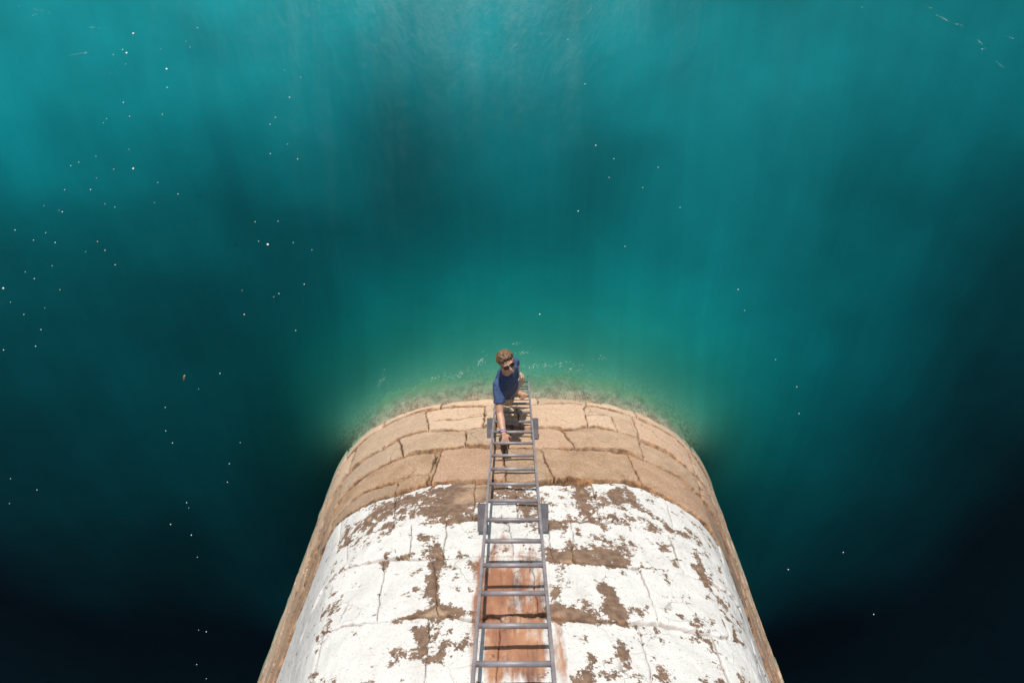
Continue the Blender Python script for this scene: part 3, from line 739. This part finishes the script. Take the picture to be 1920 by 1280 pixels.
# sunglasses
def ring_lens(s):
    fr, ls = Soup(), Soup()
    c = hd(.033 * s, .004, .101)
    pts_ = []
    for q in range(24):
        a = 2 * math.pi * q / 24
        ex, uy = math.copysign(abs(math.cos(a)) ** .7, math.cos(a)) * .0275, math.copysign(abs(math.sin(a)) ** .75, math.sin(a)) * .0205
        pts_.append(c + HE * ex + HU * uy - HN * (.55 * (abs(.033 * s + ex)) ** 2 / .1))
    for p, q in zip(pts_, pts_[1:] + pts_[:1]): fr.limb([p, q], [.0028, .0028], seg=6)
    return pts_, fr
gv, glf = Soup(), []
lens_pts = []
for s in (-1, 1):
    p_, _f = ring_lens(s); lens_pts.append(p_)
    for p, q in zip(p_, p_[1:] + p_[:1]): gv.limb([p, q], [.0030, .0030], seg=6)
    gv.limb([hd(.060 * s, .010, .086), hd(.077 * s, .010, .040), hd(.082 * s, .008, -.015)], [.0032, .0030, .0028], seg=8)
gv.limb([hd(-.006, .008, .103), hd(.006, .008, .103)], [.003, .003], seg=8)
gme = gv.plain('sunglasses')
glasses = link('sunglasses', gme, person, M_BLACK)
for p_ in lens_pts:
    c = sum(p_, Vector()) / len(p_) + HN * .003
    vv = [c] + p_ + [q - HN * .003 for q in p_]
    ff = [(0, 1 + i, 1 + (i + 1) % 24) for i in range(24)] + [(1 + i, 25 + i, 25 + (i + 1) % 24, 1 + (i + 1) % 24) for i in range(24)]
    link('lens', mesh('lens', vv, ff), glasses, M_LENS)
# smile
tv = Soup(); tv.ball(hd(0, -.0635, .0895), (.022, .0062, .008), HR, 12)
link('teeth', tv.plain('teeth'), person, M_TEETH)
# watch and wrist bands
def band(name, at, along, r, wid, mat, lab=None):
    q = along.normalized().to_track_quat('Z', 'Y').to_matrix()
    vs, fs = [], []
    for i in range(24):
        a = 2 * math.pi * i / 24
        for (rr, zz) in ((r, -wid), (r + .004, -wid), (r + .004, wid), (r, wid)): vs.append(at + q @ V(rr * math.cos(a), rr * math.sin(a), zz))
    for i in range(24):
        for z in range(4): j = (i + 1) % 24; fs.append((i * 4 + z, i * 4 + (z + 1) % 4, j * 4 + (z + 1) % 4, j * 4 + z))
    o = link(name, mesh(name, vs, fs), person, mat, smooth=False)
    if lab: o['label'] = lab
    return o
la = (l_wr - l_el); wc = l_el + la * .90
wt_ = band('watch', wc, la, .028, .011, M_BLACK, 'black wristwatch')
fq = la.normalized(); up_ = (V(0, .4, 1) - fq * V(0, .4, 1).dot(fq)).normalized()
fv = Soup(); fv.frustum(wc + up_ * .029, wc + up_ * .039, .019, .017, 24); link('watch_case', fv.plain('watch_case'), wt_, M_BLACK, smooth=False)
ra_ = (r_wr - r_el)
band('bracelet', r_el + ra_ * .86, ra_, .0285, .006, M_BLUE, 'blue cord bracelet')
band('bracelet', r_el + ra_ * .93, ra_, .0275, .004, M_RED, 'red cord bracelet')
band('bracelet', r_el + ra_ * .90, ra_, .0280, .0025, M_CREAM, 'white cord bracelet')

# ------------------------------------------------------------------ things floating on the sea
FX = [(x / 2, y / 2) for x, y in ((1159, 56), (741, 105), (698, 156), (500, 127), (460, 187), (475, 200), (425, 206), (471, 241), (603, 185), (625, 260), (713, 178), (627, 329), (415, 277), (1068, 263), (1128, 291), (1086, 366),
      (463, 385), (609, 430), (486, 437), (388, 461), (400, 446), (1013, 467), (1033, 441), (484, 561), (360, 586), (296, 609), (266, 622), (427, 635), (500, 633), (362, 668), (592, 685), (340, 712), (243, 712), (668, 728),
      (165, 772), (394, 765), (431, 777), (580, 760), (222, 789), (234, 795), (57, 863), (172, 873), (126, 901), (207, 910), (366, 906), (322, 944), (394, 939), (970, 905), (1004, 917), (1100, 910), (1170, 937), (432, 993),
      (196, 997), (95, 1020), (129, 1045), (13, 1081), (225, 1087), (40, 1133), (168, 1155), (90, 1179), (154, 1236), (908, 1089), (1141, 1066), (1046, 1101), (916, 1179), (1027, 1113), (1109, 1239), (1043, 830), (957, 832),
      (1014, 577), (1078, 541), (1116, 597))]
FX += [(x / 2, 640 + y / 2) for x, y in ((14, 32), (134, 18), (825, 120), (745, 178), (620, 247), (622, 335), (647, 380), (901, 379), (860, 458), (853, 527), (700, 604), (708, 623), (740, 808), (718, 725), (40, 514), (139, 556),
      (36, 607), (738, 1210), (745, 1081), (774, 1087), (774, 1263), (640, 685))]
FX += [(1384, 543), (1396, 582), (1638, 1151), (1478, 1067), (1454, 674), (1494, 725), (1498, 775), (1581, 1035), (1142, 333), (1205, 352), (1234, 314), (1084, 396), (1275, 389), (1172, 462), (1012, 589), (1097, 158), (1117, 273), (1151, 298), (1065, 75)]
BIG = {(625, 260), (500, 633), (1004, 917), (13, 1081), (475, 200), (500, 127)}
flk = []
for v_ in range(4):
    bm = bmesh.new(); bmesh.ops.create_icosphere(bm, subdivisions=2, radius=1)
    for q in bm.verts:
        q.co *= 1 + .35 * noise.noise(q.co * 1.7 + V(v_ * 9, 0, 0)); q.co.z *= .4
    me = bpy.data.meshes.new('foam_fleck'); bm.to_mesh(me); bm.free(); flk.append(me)
for (px, py) in FX:
    o = link('foam_fleck', random.choice(flk), None, M_FOAM)
    o.location = ((px - 960) * CZ / FPX, -(py - 640) * CZ / FPX, .002)
    r = .0135 if (px * 2, py * 2) in BIG else random.uniform(.0042, .0078)
    o.scale = (r * random.uniform(.8, 1.25), r, r); o.rotation_euler.z = random.random() * 6
    if (px * 2, py * 2) in BIG: tag(o, 'larger bright white foam fleck among the tiny ones on the teal water', 'foam', 'larger foam flecks on the sea')
    else: tag(o, 'tiny white foam fleck floating on the open teal water', 'foam', 'foam flecks drifting on the sea')
# driftwood scrap with a leaf caught on it
dw = empty('driftwood', ((345 - 960) * CZ / FPX, -(708 - 640) * CZ / FPX, 0))
tag(dw, 'small brown scrap of driftwood with a pale leaf, afloat on the dark water', 'driftwood')
q_ = Soup(); q_.limb([V(-.002, -.035, .002), V(.004, -.01, .006), V(.002, .018, .004), V(.010, .034, .006)], [.009, .013, .011, .005], seg=10)
link('twig', q_.remesh('twig', .003, 1), dw, M_WOOD)
lf = mesh('leaf', [(.004, .012, .014), (.020, .022, .016), (.030, .040, .014), (.014, .042, .017), (.002, .030, .015)], [(0, 1, 2, 3, 4)])
link('leaf', lf, dw, M_LEAF, smooth=False)

# wisps of foam off the footing; thin crest strokes in the corners also paint glints (far too many bits to count)
fm_v, fm_f = [], []
rf = random.Random(9)
for (px, py, sx, sy, n_, ang) in ((902, 676, 16, 9, 60, .5), (980, 661, 20, 3, 40, .05), (968, 645, 12, 4, 18, 0), (1020, 685, 45, 5, 70, .12), (1075, 690, 40, 8, 40, -.1), (715, 713, 5, 16, 40, -.5), (860, 700, 30, 5, 50, .35), (800, 715, 35, 4, 30, .4),
                              (1008, 737, 7, 2, 26, 0), (1200, 760, 25, 6, 30, -.5), (1130, 670, 20, 6, 18, .1), (862, 706, 5, 2, 14, 0), (1770, 36, 16, 1.2, 34, -.5), (1797, 47, 9, 1, 20, -.25), (1838, 80, 10, 1, 20, -.7), (1845, 92, 6, 1, 10, 0), (1892, 70, 9, 1, 16, -.35), (1880, 125, 14, 1, 14, -.6), (150, 101, 24, 1.2, 34, .15), (178, 52, 16, 1, 16, -.1), (75, 20, 30, 1.4, 18, -.2), (60, 30, 14, 1, 12, .3), (1620, 15, 10, 1, 8, -.3), (1745, 15, 8, 1, 8, -.4)):
    for _ in range(int(n_ * .6)):
        a, c_ = rf.gauss(0, .5) * sx, rf.gauss(0, .5) * sy
        x = (px + a * math.cos(ang) + c_ * math.sin(ang) - 960) * CZ / FPX; y = -(py - a * math.sin(ang) + c_ * math.cos(ang) - 640) * CZ / FPX
        r = rf.uniform(.0014, .0034); t0 = rf.random() * 6; i0 = len(fm_v)
        el = rf.uniform(1, 2.4)
        for t in range(6):
            t_ = t / 6 * 6.283
            lx, ly = r * el * math.cos(t_), r * math.sin(t_) * rf.uniform(.6, 1.2)
            fm_v.append((x + lx * math.cos(t0 * .15) - ly * math.sin(t0 * .15), y + lx * math.sin(t0 * .15) + ly * math.cos(t0 * .15), .003))
        fm_v.append((x, y, .006)); fm_f += [(i0 + t, i0 + (t + 1) % 6, i0 + 6) for t in range(6)]
tag(link('foam_and_glints', mesh('foam_and_glints', fm_v, fm_f), None, M_FOAM), 'faint broken foam wisps around the tower foot and thin white glint strokes on the outer crests', 'foam', kind='stuff')
